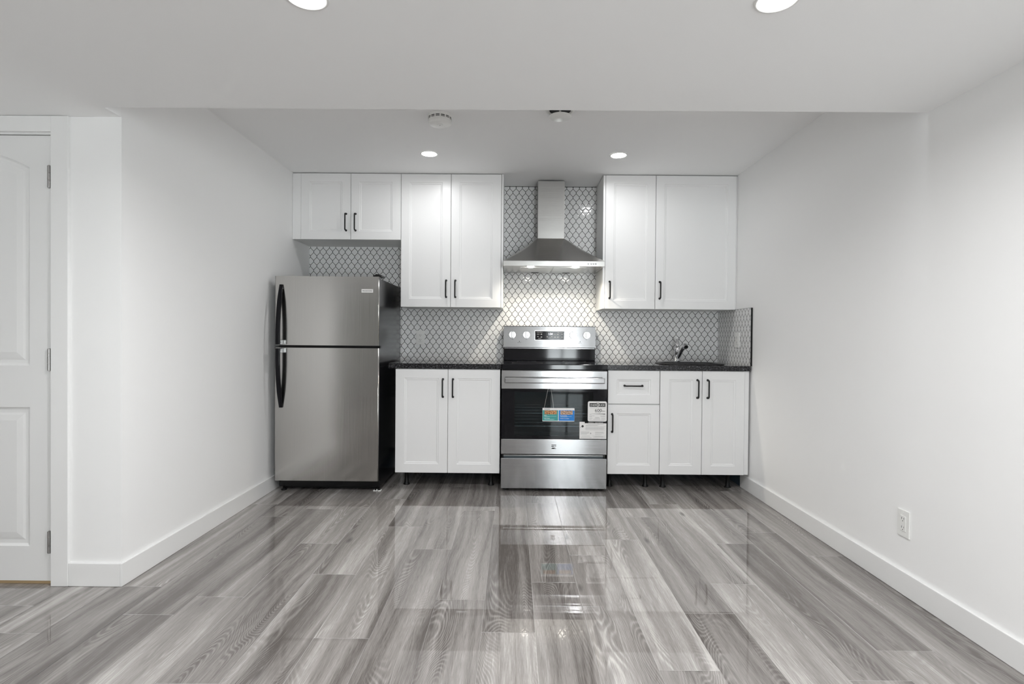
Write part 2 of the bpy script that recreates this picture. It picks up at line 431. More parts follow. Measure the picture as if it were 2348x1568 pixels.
# floor: one mesh of separate planks
ROWJ = {-8: 2.339, -7: 2.104, -6: 2.252, -5: 2.844, -4: 2.477, -3: 1.952, -2: 2.781, -1: 2.2485, 0: 2.002, 1: 2.416,
        2: 2.723, 3: 2.938, 4: 2.157, 5: 2.418, 6: 2.896, 7: 1.9085, 8: 2.742}
def make_floor():
    rnd = random.Random(11)
    bm = bmesh.new(); uvl = bm.loops.layers.uv.new('UVMap'); cl = bm.loops.layers.float_vector.new('plank')
    x_lo, x_hi, y_lo, y_hi = XFAR - 0.05, XR + 0.02, YREAR - 0.3, YB + 0.02
    for k in range(-17, 10):
        xa = -0.115 + PW * k
        if k < 0: xa -= 0.006 * min(1, -k / 7)
        a, b = max(xa, x_lo), min(xa + PW + (0.0009 if k < 0 else 0), x_hi)
        if b <= a: continue
        j0 = ROWJ.get(k, rnd.uniform(0, PL))
        n0 = math.floor((y_lo - j0) / PL)
        yy = j0 + n0 * PL
        while yy < y_hi:
            c, d = max(yy, y_lo), min(yy + PL, y_hi)
            if d > c:
                r = (rnd.random(), rnd.random(), rnd.random())
                vs = [bm.verts.new(v) for v in ((a, c, 0), (b, c, 0), (b, d, 0), (a, d, 0))]
                f = bm.faces.new(vs)
                for l in f.loops:
                    l[uvl].uv = (min(PW, l.vert.co.x - xa), l.vert.co.y - yy); l[cl] = r
            yy += PL
    me = bpy.data.meshes.new('floor'); bm.to_mesh(me); bm.free(); me.materials.append(M['wood'])
    o = bpy.data.objects.new('floor', me); COL.objects.link(o)
    tag(o, 'polished grey wood-look plank floor', None, None, 'structure')
make_floor()
struct(MB().box(XFAR - T, XR + T, YREAR - 0.4, YB + T, -0.10, -0.004, 'carcass'), 'floor_slab')

# baseboards
BH = 0.102
struct(MB().box(XL + 0.0005, XL + 0.013, YS - 0.013, YB - 0.012, 0.001, BH, 'trim', 0.002), 'baseboard_left', 'white baseboard along the left wall')
struct(MB().box(XR - 0.013, XR - 0.0005, YREAR, 4.0135, 0.001, BH, 'trim', 0.002), 'baseboard_right', 'white baseboard along the right wall')
struct(MB().box(-1.9495, XL, YS - 0.013, YS - 0.0005, 0.001, BH, 'trim', 0.002), 'baseboard_front', 'short white baseboard between door casing and wall corner')
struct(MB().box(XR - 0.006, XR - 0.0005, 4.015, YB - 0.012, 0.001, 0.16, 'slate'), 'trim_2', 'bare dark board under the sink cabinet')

struct(MB().box(-0.90, XR - 0.007, YB - 0.004, YB - 0.0005, 0.001, 0.17, 'slate'), 'toe_shade_strip', 'dark strip standing in for shade along the wall under the base cabinets')  # toe-space shade put on the wall as a dark strip

# door at far left
def make_door():
    d = bpy.data.objects.new('door_1', None); COL.objects.link(d); d['_w'] = [-2.41, YS, 0]; d.location = (-2.41, YS, 0)
    tag(d, 'white moulded panel door with steel hinges at the far left', None, None, 'structure')
    x0, x1, z0, z1, yf, yb = -2.790, -2.0325, 0.018, 1.977, 2.3455, 2.3815
    b = MB()
    b.box(x0, x1, yf + 0.014, yb, z0, z1, 'door')
    pan = [(-2.690, -2.456), (-2.364, -2.1315)]
    zl, zu = (0.171, 0.785), (0.967, 1.8377)
    cxm = (x0 + x1) / 2
    def arch(x): return 1.8377 + 0.075 * (1 - ((x - cxm) / 0.28) ** 2)
    N = 10
    def loop(i, upper, ins):
        l, r = pan[i]; za, zb = zu if upper else zl
        l2, r2 = l + ins, r - ins
        pts = [(l2, za + ins), (r2, za + ins)]
        for k in range(N + 1):
            x = r2 + (l2 - r2) * k / N
            pts.append((x, (arch(x) if upper else zb) - ins))
        return pts
    prof = ((0, 0.0), (0.004, 0.005), (0.010, 0.009), (0.026, 0.009), (0.036, 0.006), (0.060, 0.002))
    for i in range(2):
        for up in (False, True):
            b.rings([[(x, yf + dp, z) for x, z in loop(i, up, ins)] for ins, dp in prof], 'door')
    # stiles, rails and the pieces above the arches
    q = lambda a, c, e, g: b.faces([(a, yf, e), (c, yf, e), (c, yf, g), (a, yf, g)], [(0, 1, 2, 3)], 'door')
    q(x0, pan[0][0], z0, z1); q(pan[0][1], pan[1][0], z0, z1); q(pan[1][1], x1, z0, z1)
    for l, r in pan:
        q(l, r, z0, zl[0]); q(l, r, zl[1], zu[0])
        for k in range(N):
            xa, xb = l + (r - l) * k / N, l + (r - l) * (k + 1) / N
            b.faces([(xa, yf, arch(xa)), (xb, yf, arch(xb)), (xb, yf, z1), (xa, yf, z1)], [(0, 1, 2, 3)], 'door')
    for vs in ([(x1, yf, z0), (x1, yf + .02, z0), (x1, yf + .02, z1), (x1, yf, z1)], [(x0, yf, z0), (x0, yf + .02, z0), (x0, yf + .02, z1), (x0, yf, z1)],
               [(x0, yf, z0), (x1, yf, z0), (x1, yf + .02, z0), (x0, yf + .02, z0)], [(x0, yf, z1), (x1, yf, z1), (x1, yf + .02, z1), (x0, yf + .02, z1)]):
        b.faces(vs, [(0, 1, 2, 3)], 'door')
    bmesh.ops.remove_doubles(b.bm, verts=b.bm.verts[:], dist=0.0002)
    b.build('door_panel', d)
    c = MB()
    c.box(-2.0255, -1.950, YS - 0.015, YS - 0.0005, 0.001, ZS - 0.002, 'trim', 0.002)
    c.box(-2.875, -2.7965, YS - 0.015, YS - 0.0005, 0.001, ZS - 0.002, 'trim', 0.002)
    c.box(-2.7965, -2.0255, YS - 0.0145, YS - 0.0005, 1.990, ZS - 0.002, 'trim', 0.002)
    c.build('door_casing', d)
    j = MB()
    j.box(-2.0275, -2.012, YS + 0.0005, YS + T, 0.001, 1.994, 'trim'); j.box(-2.808, -2.7945, YS + 0.0005, YS + T, 0.001, 1.994, 'trim')
    j.box(-2.7945, -2.0275, YS + 0.0005, YS + T, 1.981, 1.994, 'trim')
    j.box(-2.7945, -2.0275, 2.384, 2.396, 1.965, 1.981, 'gap')
    j.build('door_frame', d)
    first = None
    for zz in (1.7956, 0.995, 0.192):
        h = MB()
        hx, hy = -2.0395, 2.3380
        for k in range(3):
            h.cyl((hx, hy, zz - 0.047 + k * 0.0318), (hx, hy, zz - 0.047 + k * 0.0318 + 0.0302), 0.0068, 0.0068, 'hinge_steel', 14)
        h.cyl((hx, hy, zz - 0.05), (hx, hy, zz + 0.05), 0.0045, 0.0045, 'hinge_steel', 12)
        h.box(hx + 0.004, hx + 0.0105, hy + 0.001, hy + 0.006, zz - 0.046, zz + 0.046, 'hinge_steel')
        tag(h.build('hinge', d), 'steel hinge')
    struct(MB().box(-2.7935, -2.0285, 2.356, 2.380, 0.0005, 0.0135, 'tan'), 'trim_3', 'raw wood threshold strip under the door')
make_door()

# unseen patio door and window, added for fill light and range reflections
def make_fill_door(name, label, xs, z0, z1):
    xa, xb = xs[0], xs[-1]
    w = bpy.data.objects.new(name, None); COL.objects.link(w); w['_w'] = [(xa + xb) / 2, YREAR, 0]; w.location = ((xa + xb) / 2, YREAR, 0)
    tag(w, label, None, None, 'structure')
    f = MB(); fw = 0.045
    for x in xs: 
        x = min(max(x - fw / 2, xa), xb - fw); f.box(x, x + fw, YREAR - 0.09, YREAR - 0.04, z0, z1, 'trim')
    f.box(xa, xb, YREAR - 0.09, YREAR - 0.04, z0, z0 + 0.05, 'trim'); f.box(xa, xb, YREAR - 0.09, YREAR - 0.04, z1 - 0.05, z1, 'trim')
    f.build('window_frame', w)
    MB().box(xa + 0.02, xb - 0.02, YREAR - 0.068, YREAR - 0.062, z0 + 0.02, z1 - 0.02, 'pane').build('pane', w)
make_fill_door('fill_patio_door', 'sliding glass patio door added behind the camera for fill light', [PX0 + 0.001, (PX0 + PX1) / 2, PX1 - 0.001], 0.002, 2.018)

def make_fill_window():
    w = bpy.data.objects.new('fill_window', None); COL.objects.link(w); w['_w'] = [XR, (GY0 + GY1) / 2, GZ0]; w.location = w['_w']
    tag(w, 'wide window added in the right wall behind the camera for fill light', None, None, 'structure')
    f = MB(); x0, x1 = XR + 0.04, XR + 0.09
    for y in (GY0 + 0.001, (GY0 + GY1) / 2 - 0.022, GY1 - 0.046): f.box(x0, x1, y, y + 0.045, GZ0 + 0.001, 2.018, 'trim')
    f.box(x0, x1, GY0 + 0.001, GY1 - 0.001, GZ0 + 0.001, GZ0 + 0.05, 'trim'); f.box(x0, x1, GY0 + 0.001, GY1 - 0.001, 1.968, 2.018, 'trim')
    f.build('window_frame', w)
    MB().box(XR + 0.062, XR + 0.068, GY0 + 0.02, GY1 - 0.02, GZ0 + 0.02, 2.0, 'pane').build('pane', w)
make_fill_window()

# ------------------------------------------------------------------ mosaic backsplash
def uvbox(mb, o, fn):
    me = o.data; uv = me.uv_layers.new(name='UVMap'); og = Vector(o['_w'])
    for l in me.loops:
        uv.data[l.index].uv = fn(me.vertices[l.vertex_index].co + og)
YT = 4.494
mb = MB().box(XL + 0.0005, XR - 0.0085, YT, YB - 0.0005, 0.60, ZC - 0.0008, 'tile')
o = struct(mb, 'backsplash', 'white ogee mosaic backsplash with black grout on the back wall'); uvbox(mb, o, lambda p: (p.x, p.z))
mb = MB().box(XR - 0.0082, XR - 0.0005, 3.868, YB - 0.0005, 0.9155, 1.3345, 'tile')
o = struct(mb, 'backsplash_return', 'narrow mosaic return on the right wall beside the sink'); uvbox(mb, o, lambda p: (p.y - 0.012, p.z))
struct(MB().box(XR - 0.0105, XR - 0.0005, 3.8595, 3.8675, 0.9155, 1.3360, 'black_plastic').box(XR - 0.0095, XR - 0.0005, 3.868, 4.14, 1.3347, 1.3362, 'black_plastic'),
       'trim_1', 'black edge strip finishing the mosaic on the right wall')
struct(MB().box(-0.089, 0.678, YT - 0.002, YT - 0.0002, ZC - 0.004, ZC - 0.001, 'black_plastic'), 'trim_4', 'thin black edge strip along the top of the mosaic')

# ------------------------------------------------------------------ cabinets
def panel_door(x0, x1, z0, z1, yf, name, parent, label=None, fr=0.064, th=0.018):
    b = MB()
    def lp(i, d): return [(x0 + i, yf + d, z0 + i), (x1 - i, yf + d, z0 + i), (x1 - i, yf + d, z1 - i), (x0 + i, yf + d, z1 - i)]
    b.rings([lp(0, th), lp(0, 0.0018), lp(0.0018, 0), lp(fr, 0), lp(fr + 0.0035, 0.0035), lp(fr + 0.012, 0.0045), lp(fr + 0.0165, 0.0085)], 'cabinet')
    b.faces([(x0, yf + th, z0), (x1, yf + th, z0), (x1, yf + th, z1), (x0, yf + th, z1)], [(0, 1, 2, 3)], 'cabinet')
    o = b.build(name, parent)
    if label: o['label'] = label
    return o
def pull(cx, cz, yf, parent, vertical=True, L=0.128):
    b = MB(); h = L / 2; so = 0.030
    def P(s, d): return (cx, yf - d, cz + s) if vertical else (cx + s, yf - d, cz)
    pts = [P(-h, 0.0), P(-h, so - 0.012)]
    for k in range(1, 6):
        t = PI / 2 * k / 5; pts.append(P(-h + 0.012 * (1 - math.cos(t)), so - 0.012 + 0.012 * math.sin(t)))
    for k in range(5, 0, -1):
        t = PI / 2 * k / 5; pts.append(P(h - 0.012 * (1 - math.cos(t)), so - 0.012 + 0.012 * math.sin(t)))
    pts += [P(h, so - 0.012), P(h, 0.0)]
    b.tube(pts, 0.0050, 'black_pull', 12)
    for s in (-h, h):
        p = P(s, 0.0003); q = P(s, 0.005)
        b.cyl(p, q, 0.0085, 0.0070, 'black_pull', 18)
    b.build('handle', parent)
def carcass(x0, x1, y0, y1, z0, z1, parent, open_front=False, shadow=True):
    b = MB().box(x0, x1, y0, y1, z0, z1, 'carcass', 0.001, 1)
    return b.build('body', parent)
def adjustable_leg(x, y, z1, parent):
    b = MB(); b.lathe((x, y, 0.0006), [(0.0, 0), (0.024, 0), (0.0245, 0.004), (0.020, 0.010), (0.0155, 0.016), (0.0145, 0.05), (0.0145, z1 - 0.014), (0.024, z1 - 0.009), (0.024, z1 - 0.0012), (0.0, z1 - 0.0012)], 'black_plastic', 20)
    b.build('leg', parent)
YU, YD = 4.143, 3.872
ZT = 2.3660

c = thing('wall_cabinet', (-1.304, 4.32, 1.8555), 'short white two-door wall cabinet above the refrigerator', 'cabinet', 'upper kitchen cabinets')
carcass(-1.7235, -0.8840, YU + 0.020, YT - 0.001, 1.8555, ZT, c)
for a, b_, hx in ((-1.6580, -1.2745, -1.308), (-1.2710, -0.8850, -1.235)):
    d = panel_door(a, b_, 1.8550, 2.3645, YU, 'door', c); pull(hx, 1.989, YU, d)
MB().box(-1.7245, -1.6600, YU + 0.004, YU + 0.0195, 1.8555, 2.3645, 'cabinet', 0.001).build('filler_strip', c)

c = thing('wall_cabinet', (-0.487, 4.32, 1.338), 'tall white two-door wall cabinet left of the range hood', 'cabinet', 'upper kitchen cabinets')
carcass(-0.8825, -0.1055, YU + 0.020, YT - 0.001, 1.3380, ZT, c)
for a, b_, hx in ((-0.8815, -0.4975, -0.530), (-0.4940, -0.1075, -0.459)):
    d = panel_door(a, b_, 1.3375, 2.3645, YU, 'door', c); pull(hx, 1.480, YU, d)
MB().box(-0.1045, -0.0910, YU + 0.002, YT - 0.001, 1.3360, ZT, 'cabinet', 0.001).build('end_panel', c)

c = thing('wall_cabinet', (0.885, 4.32, 1.3350), 'narrow white one-door wall cabinet right of the range hood', 'cabinet', 'upper kitchen cabinets')
carcass(0.6810, 1.0865, YU + 0.020, YT - 0.001, 1.3350, ZT, c)
d = panel_door(0.6985, 1.0850, 1.3345, 2.3645, YU, 'door', c); pull(0.7345, 1.481, YU, d)
MB().box(0.6805, 0.6965, YU + 0.003, YU + 0.0195, 1.3350, 2.3645, 'cabinet', 0.001).build('end_panel', c)

c = thing('wall_cabinet', (1.40, 4.32, 1.3350), 'wide white one-door wall cabinet above the sink against the right wall', 'cabinet', 'upper kitchen cabinets')
carcass(1.0875, 1.7060, YU + 0.020, YT - 0.001, 1.3365, ZT, c)
d = panel_door(1.0885, 1.7065, 1.3345, 2.3645, YU, 'door', c); pull(1.1215, 1.481, YU, d)
MB().box(1.7085, 1.7155, YU + 0.004, YU + 0.019, 1.3370, 2.3645, 'cabinet', 0.001).build('filler_strip', c)

ZB0, ZB1 = 0.1215, 0.8745
c = thing('base_cabinet', (-0.478, 4.17, 0), 'white two-door base cabinet between refrigerator and range', 'cabinet', 'lower kitchen cabinets')
carcass(-0.8570, -0.0990, YD + 0.020, YT - 0.001, ZB0, ZB1 + 0.001, c)
for a, b_, hx in ((-0.8575, -0.4785, -0.5135), (-0.4755, -0.0985, -0.4405)):
    d = panel_door(a, b_, ZB0 - 0.001, 0.8725, YD, 'door', c); pull(hx, 0.737, YD, d)
for x in (-0.799, -0.165):
    for y in (4.005, 4.43): adjustable_leg(x, y, ZB0, c)

c = thing('base_cabinet', (0.869, 4.17, 0), 'narrow white base cabinet with one drawer over one door, right of the range', 'cabinet', 'lower kitchen cabinets')
carcass(0.6825, 1.0565, YD + 0.020, YT - 0.001, ZB0 + 0.001, ZB1 + 0.001, c)
d = panel_door(0.6825, 1.0555, 0.6345, 0.8755, YD, 'drawer', c); pull(0.8665, 0.765, YD, d, False)
d = panel_door(0.6825, 1.0565, ZB0 + 0.002, 0.6270, YD, 'door', c); pull(0.7140, 0.494, YD, d)
for x in (0.722, 0.990):
    for y in (4.005, 4.43): adjustable_leg(x, y, ZB0 + 0.001, c)

c = thing('base_cabinet', (1.38, 4.17, 0), 'white two-door sink base cabinet in the right corner', 'cabinet', 'lower kitchen cabinets')
carcass(1.0590, 1.6990, YD + 0.020, YT - 0.001, ZB0 + 0.002, 0.7, c)
MB().box(1.0590, 1.6990, YD + 0.020, YD + 0.036, 0.7005, ZB1 + 0.001, 'carcass').box(1.0590, 1.075, YD + 0.037, YT - 0.001, 0.7005, ZB1 + 0.001, 'carcass').box(1.683, 1.699, YD + 0.037, YT - 0.001, 0.7005, ZB1 + 0.001, 'carcass').build('apron_rail', c)
for a, b_, hx in ((1.0605, 1.3620, 1.3290), (1.3655, 1.6705, 1.4030)):
    d = panel_door(a, b_, ZB0 + 0.002, 0.8760, YD, 'door', c); pull(hx, 0.7455, YD, d)
MB().box(1.6725, 1.7025, YD + 0.004, YD + 0.0195, ZB0 + 0.004, 0.8765, 'cabinet', 0.001).build('filler_strip', c)
for x in (1.118, 1.604):
    for y in (3.995, 4.43): adjustable_leg(x, y, ZB0 + 0.002, c)

# ------------------------------------------------------------------ countertops, sink, faucet
ZK0, ZK = 0.8775, 0.9145
o = MB().box(-0.9060, -0.0905, 3.862, YT - 0.0008, ZK0, ZK, 'granite', 0.002).build('countertop')
tag(o, 'black speckled granite countertop between refrigerator and range', 'countertop', 'granite countertops')
SX0, SX1, SY0, SY1 = 1.105, 1.600, 3.965, 4.300
b = MB()
hx0, hx1, hy0, hy1 = SX0 + 0.025, SX1 - 0.025, SY0 + 0.025, SY1 - 0.025
xa, xb = 0.6735, XR - 0.0095
b.box(xa, hx0, 3.862, YT - 0.0008, ZK0, ZK, 'granite'); b.box(hx1, xb, 3.862, YT - 0.0008, ZK0, ZK, 'granite')
b.box(hx0, hx1, 3.862, hy0, ZK0, ZK, 'granite'); b.box(hx0, hx1, hy1, YT - 0.0008, ZK0, ZK, 'granite')
o = b.build('countertop'); tag(o, 'black speckled granite countertop holding the sink in the right corner', 'countertop', 'granite countertops')

def rrect(x0, x1, y0, y1, r, z, n=8):
    pts = []
    for cx, cy_, a0 in ((x1 - r, y1 - r, 0), (x0 + r, y1 - r, PI / 2), (x0 + r, y0 + r, PI), (x1 - r, y0 + r, 1.5 * PI)):
        for k in range(n + 1):
            t = a0 + PI / 2 * k / n; pts.append((cx + r * math.cos(t), cy_ + r * math.sin(t), z))
    return pts
sk = thing('sink', (1.3525, 4.13, 0.80), 'dark drop-in sink set in the corner countertop', 'sink')
def rr(i, z, r): return rrect(SX0 + i, SX1 - i, SY0 + i, SY1 - i, r, z)
MB().rings([rr(0.002, ZK + 0.0006, 0.118), rr(0.0, ZK + 0.004, 0.12), rr(0.004, ZK + 0.008, 0.116), rr(0.020, ZK + 0.008, 0.10), rr(0.028, ZK + 0.002, 0.092)], 'sink', True, False).build('rim', sk)
MB().rings([rr(0.0285, ZK + 0.0015, 0.0915), rr(0.032, ZK - 0.05, 0.088), rr(0.038, 0.765, 0.08), rr(0.06, 0.745, 0.06), rr(0.12, 0.742, 0.03)], 'sink', True, True).build('basin', sk)
MB().lathe((1.3525, 4.13, 0.7425), [(0.0, 0.002), (0.03, 0.002), (0.043, 0.004), (0.045, 0.0005)], 'chrome', 28).build('drain', sk)

fc = thing('faucet', (1.335, 4.375, ZK), 'chrome single-lever pull-out faucet behind the sink', 'faucet')
fx, fy = 1.335, 4.375
MB().rings([rrect(fx - 0.124, fx + 0.124, fy - 0.029, fy + 0.029, 0.0285, ZK + 0.0006), rrect(fx - 0.124, fx + 0.124, fy - 0.029, fy + 0.029, 0.0285, ZK + 0.004),
            rrect(fx - 0.116, fx + 0.116, fy - 0.021, fy + 0.021, 0.0205, ZK + 0.0095), rrect(fx - 0.085, fx + 0.085, fy - 0.012, fy + 0.012, 0.0115, ZK + 0.0125)], 'chrome', True).build('deck_plate', fc)
MB().lathe((fx, fy, ZK + 0.0115), [(0.0, 0), (0.029, 0), (0.029, 0.006), (0.0245, 0.012), (0.0225, 0.05), (0.0225, 0.052), (0.0235, 0.054), (0.0235, 0.10), (0.0195, 0.118), (0.013, 0.124), (0.0, 0.125)], 'chrome', 32).build('body', fc)
MB().tube([(fx, fy, ZK + 0.134), (fx, fy + 0.001, ZK + 0.15), (fx, fy + 0.006, ZK + 0.175), (fx, fy + 0.012, ZK + 0.193), (fx, fy + 0.014, ZK + 0.204)], 0.012, 'chrome', 18, True,
          [0.0165, 0.0155, 0.0105, 0.0088, 0.0095]).build('lever', fc)
MB().tube([(fx, fy - 0.018, ZK + 0.040), (fx, fy - 0.060, ZK + 0.070), (fx + 0.001, fy - 0.115, ZK + 0.108), (fx + 0.002, fy - 0.150, ZK + 0.130)], 0.014, 'chrome', 18, True, [0.017, 0.0165, 0.0155, 0.015]).build('spout', fc)
MB().tube([(fx + 0.002, fy - 0.1505, ZK + 0.1305), (fx + 0.002, fy - 0.172, ZK + 0.140), (fx + 0.002, fy - 0.195, ZK + 0.139), (fx + 0.002, fy - 0.213, ZK + 0.128)], 0.016, 'chrome', 18, True, [0.0165, 0.0185, 0.0185, 0.016]).build('spray_head', fc)

# ------------------------------------------------------------------ refrigerator
fr = thing('refrigerator', (-1.313, 4.1, 0), 'stainless top-freezer refrigerator with black sides against the left wall', 'refrigerator')
FX0, FX1, FY = -1.6795, -0.9470, 3.745
MB().box(-1.6750, -0.9510, FY + 0.070, 4.470, 0.030, 1.5150, 'black_side', 0.004).build('body', fr)
def fridge_door(z0, z1, name):
    b = MB(); r = 0.007
    pts = []
    for k in range(7):
        t = PI + PI / 2 * k / 6; pts.append((FX0 + r + r * math.cos(t), FY + r + r * math.sin(t)))
    for k in range(7):
        t = 1.5 * PI + PI / 2 * k / 6; pts.append((FX1 - r + r * math.cos(t), FY + r + r * math.sin(t)))
    pts += [(FX1, FY + 0.056), (FX0, FY + 0.056)]
    n = len(pts)
    lo = [(x, y, z0) for x, y in pts]; hi = [(x, y, z1) for x, y in pts]
    for i in range(n):
        j = (i + 1) % n
        m = 'fridge_steel' if i < n - 3 else ('black_side')
        b.faces([lo[i], lo[j], hi[j], hi[i]], [(0, 1, 2, 3)], m, i < n - 3 and i != 6)
    b.faces(lo, [tuple(range(n))], 'black_side'); b.faces(hi, [tuple(range(n))], 'fridge_steel')
    bmesh.ops.remove_doubles(b.bm, verts=b.bm.verts[:], dist=0.00005)
    d = b.build(name, fr)
    return d
fd = fridge_door(1.0415, 1.5255, 'freezer_door'); rd = fridge_door(0.0890, 1.0235, 'fresh_food_door')
MB().box(FX0 + 0.008, FX1 - 0.006, FY + 0.0565, FY + 0.0695, 0.095, 1.512, 'black_plastic').build('gasket', fr)
def fridge_handle(za, zb, parent):
    """black bowed bar: tucked against the door at za, standing off at zb"""
    b = MB(); n = 26; x0, x1 = -1.6485, -1.6165; loops = []
    for k in range(n + 1):
        s = k / n; z = za + (zb - za) * s
        so = 0.009 + 0.053 * math.sin(min(1.0, s / 0.80) * PI / 2) ** 0.85
        w = 0.72 + 0.28 * min(1, s / 0.25)
        cx = (x0 + x1) / 2; hw = (x1 - x0) / 2 * w; th = 0.016
        yo = FY - so - 0.002
        if s < 0.06: th = max(0.004, so + 0.0005)
        lp = []
        for i in range(12):
            t = 2 * PI * i / 12
            ex = math.copysign(abs(math.cos(t)) ** 0.6, math.cos(t)); ey = math.copysign(abs(math.sin(t)) ** 0.6, math.sin(t))
            lp.append((cx + hw * ex, yo + th / 2 + th / 2 * ey, z))
        loops.append(lp)
    b.rings(loops, 'black_gloss', True); b.faces(loops[0], [tuple(range(12))], 'black_gloss')
    zi = zb + (0.034 if za > zb else -0.034)
    b.box(x0 + 0.002, x1 - 0.002, FY - 0.052, FY - 0.0003, min(zb, zi), max(zb, zi), 'black_gloss', 0.003)
    s = 1 if za > zb else -1
    b.box(x0 + 0.005, x1 - 0.005, FY - 0.012, FY - 0.0003, min(za, za - s * 0.03), max(za, za - s * 0.03), 'black_gloss', 0.003)
    b.build('handle', parent)
fridge_handle(1.4655, 1.0445, fd); fridge_handle(0.6030, 1.0205, rd)
b = MB().box(-1.0715, -0.9900, FY - 0.0022, FY - 0.0003, 1.4130, 1.4375, 'paper', 0.0008)
b.text('FRIGIDAIRE', -1.0308, FY - 0.0026, 1.4250, 0.0088, 'ink', 'CENTER', 0.067)
tag(b.build('badge', fd), 'silver-white name plate with dark lettering')
b = MB().box(-1.660, -0.962, FY + 0.100, FY + 0.150, 0.012, 0.0855, 'black_plastic', 0.004)
for k in range(5): b.box(-1.60, -1.02, FY + 0.0975, FY + 0.100, 0.022 + k * 0.012, 0.027 + k * 0.012, 'black_gloss')
b.build('kick_grille', fr)
for x in (-1.645, -0.972):
    b = MB().lathe((x, FY + 0.085, 0.0006), [(0.0, 0), (0.020, 0), (0.020, 0.008), (0.008, 0.010), (0.008, 0.0865), (0.0, 0.0865)], 'black_plastic', 18)
    b.build('foot', fr)
b = MB().box(-1.000, -0.945, FY + 0.066, FY + 0.0995, 0.0005, 0.006, 'white', 0.001).box(-0.976, -0.969, FY + 0.062, FY + 0.0655, 0.0005, 0.016, 'white', 0.001)
tag(b.build('foot_clip', fr), 'white plastic clip at the right front foot')
MB().box(-0.995, -0.935, FY + 0.012, FY + 0.120, 1.5258, 1.5390, 'black_plastic', 0.004).box(-0.985, -0.955, FY + 0.03, FY + 0.06, 1.538, 1.547, 'black_plastic', 0.003).build('hinge_cover', fr)

# ------------------------------------------------------------------ range
rg = thing('range', (0.291, 4.13, 0), 'stainless freestanding electric range with black glass cooktop under the hood', 'stove')
RX0, RX1, RY = -0.0875, 0.6695, 3.827
b = MB()
b.box(RX0 + 0.002, RX0 + 0.022, RY + 0.050, 4.470, 0.022, 0.8770, 'black_side'); b.box(RX1 - 0.022, RX1 - 0.002, RY + 0.050, 4.470, 0.022, 0.8770, 'black_side')
b.box(RX0 + 0.022, RX1 - 0.022, 4.450, 4.470, 0.022, 0.8770, 'black_side'); b.box(RX0 + 0.022, RX1 - 0.022, RY + 0.050, 4.450, 0.022, 0.30, 'black_side')
b.box(RX0 + 0.022, RX1 - 0.022, RY + 0.050, 4.450, 0.790, 0.8770, 'black_side')
b.build('body', rg)
# oven interior, open to the front
b = MB(); ix0, ix1, iy0, iy1, iz0, iz1 = RX0 + 0.045, RX1 - 0.045, RY + 0.052, 4.44, 0.325, 0.770
V = [(ix0, iy0, iz0), (ix1, iy0, iz0), (ix1, iy0, iz1), (ix0, iy0, iz1), (ix0, iy1, iz0), (ix1, iy1, iz0), (ix1, iy1, iz1), (ix0, iy1, iz1)]
b.faces(V, [(4, 5, 6, 7), (0, 1, 5, 4), (3, 7, 6, 2), (0, 4, 7, 3), (1, 2, 6, 5)], 'enamel')
b.build('oven_cavity', rg)
for z in (0.556, 0.462):
    b = MB(); y0 = RY + 0.075
    b.tube([(ix0 + 0.006, y0, z), (ix1 - 0.006, y0, z)], 0.0034, 'edge_steel', 8)
    for k in range(1, 4): b.tube([(ix0 + 0.006, y0 + 0.165 * k, z), (ix1 - 0.006, y0 + 0.165 * k, z)], 0.0024, 'edge_steel', 6)
    for k in range(15):
        x = ix0 + 0.02 + (ix1 - ix0 - 0.04) * k / 14
        b.tube([(x, y0, z - 0.003), (x, y0 + 0.50, z - 0.003)], 0.0013, 'edge_steel', 6)
    b.build('oven_rack', rg)
# cooktop
b = MB().box(-0.0885, 0.6705, RY, 4.428, 0.8780, 0.9175, 'black_gloss', 0.005, 3)
b.build('cooktop', rg)
for x, y, r in ((0.10, 4.00, 0.115), (0.48, 4.00, 0.095), (0.10, 4.27, 0.075), (0.48, 4.27, 0.09)):
    tag(MB().lathe((x, y, 0.9176), [(r - 0.0015, 0), (r, 0.0)], 'fine', 48).build('burner_ring', rg), 'thin grey ring marking a burner')
# back guard
b = MB().box(-0.086, 0.668, 4.412, 4.468, 0.9180, 1.0265, 'black_gloss', 0.003)
b.box(-0.080, 0.662, 4.406, 4.4115, 1.0165, 1.0225, 'range_steel')
b.box(-0.0845, 0.6665, 4.404, 4.420, 0.9180, 0.9235, 'black_gloss', 0.002)
b.build('back_guard', rg)
b = MB(); ya, yb = 4.390, 4.402
vs = [(-0.0875, ya, 1.0275), (0.6685, ya, 1.0275), (0.6685, yb, 1.1975), (-0.0875, yb, 1.1975), (-0.0875, 4.460, 1.0275), (0.6685, 4.460, 1.0275), (0.6685, 4.460, 1.1975), (-0.0875, 4.460, 1.1975)]
b.faces(vs, [(0, 1, 2, 3), (4, 7, 6, 5), (0, 4, 5, 1), (0, 3, 7, 4), (1, 5, 6, 2)], 'range_steel')
b.faces([vs[3], vs[2], vs[6], vs[7]], [(0, 1, 2, 3)], 'black_plastic')
b.box(-0.0875, 0.6685, 4.4015, 4.460, 1.1978, 1.2020, 'black_plastic')
cp = b
def tilt(z): return ya + (yb - ya) * (z - 1.0275) / 0.17 - 0.0006
KX = (-0.0143, 0.1008, 0.4838, 0.5940); KZ = 1.1295
for kx in KX:
    for k in range(9):
        t = PI * (-0.25 + 1.5 * k / 8)
        cp.box(kx + 0.037 * math.cos(t) - 0.0012, kx + 0.037 * math.cos(t) + 0.0012, tilt(KZ) - 0.0004, tilt(KZ) + 0.001, KZ + 0.037 * math.sin(t) - 0.001, KZ + 0.037 * math.sin(t) + 0.001, 'ink')
    cp.text('OFF', kx, tilt(KZ - 0.038) - 0.0003, KZ - 0.038, 0.0042, 'ink')
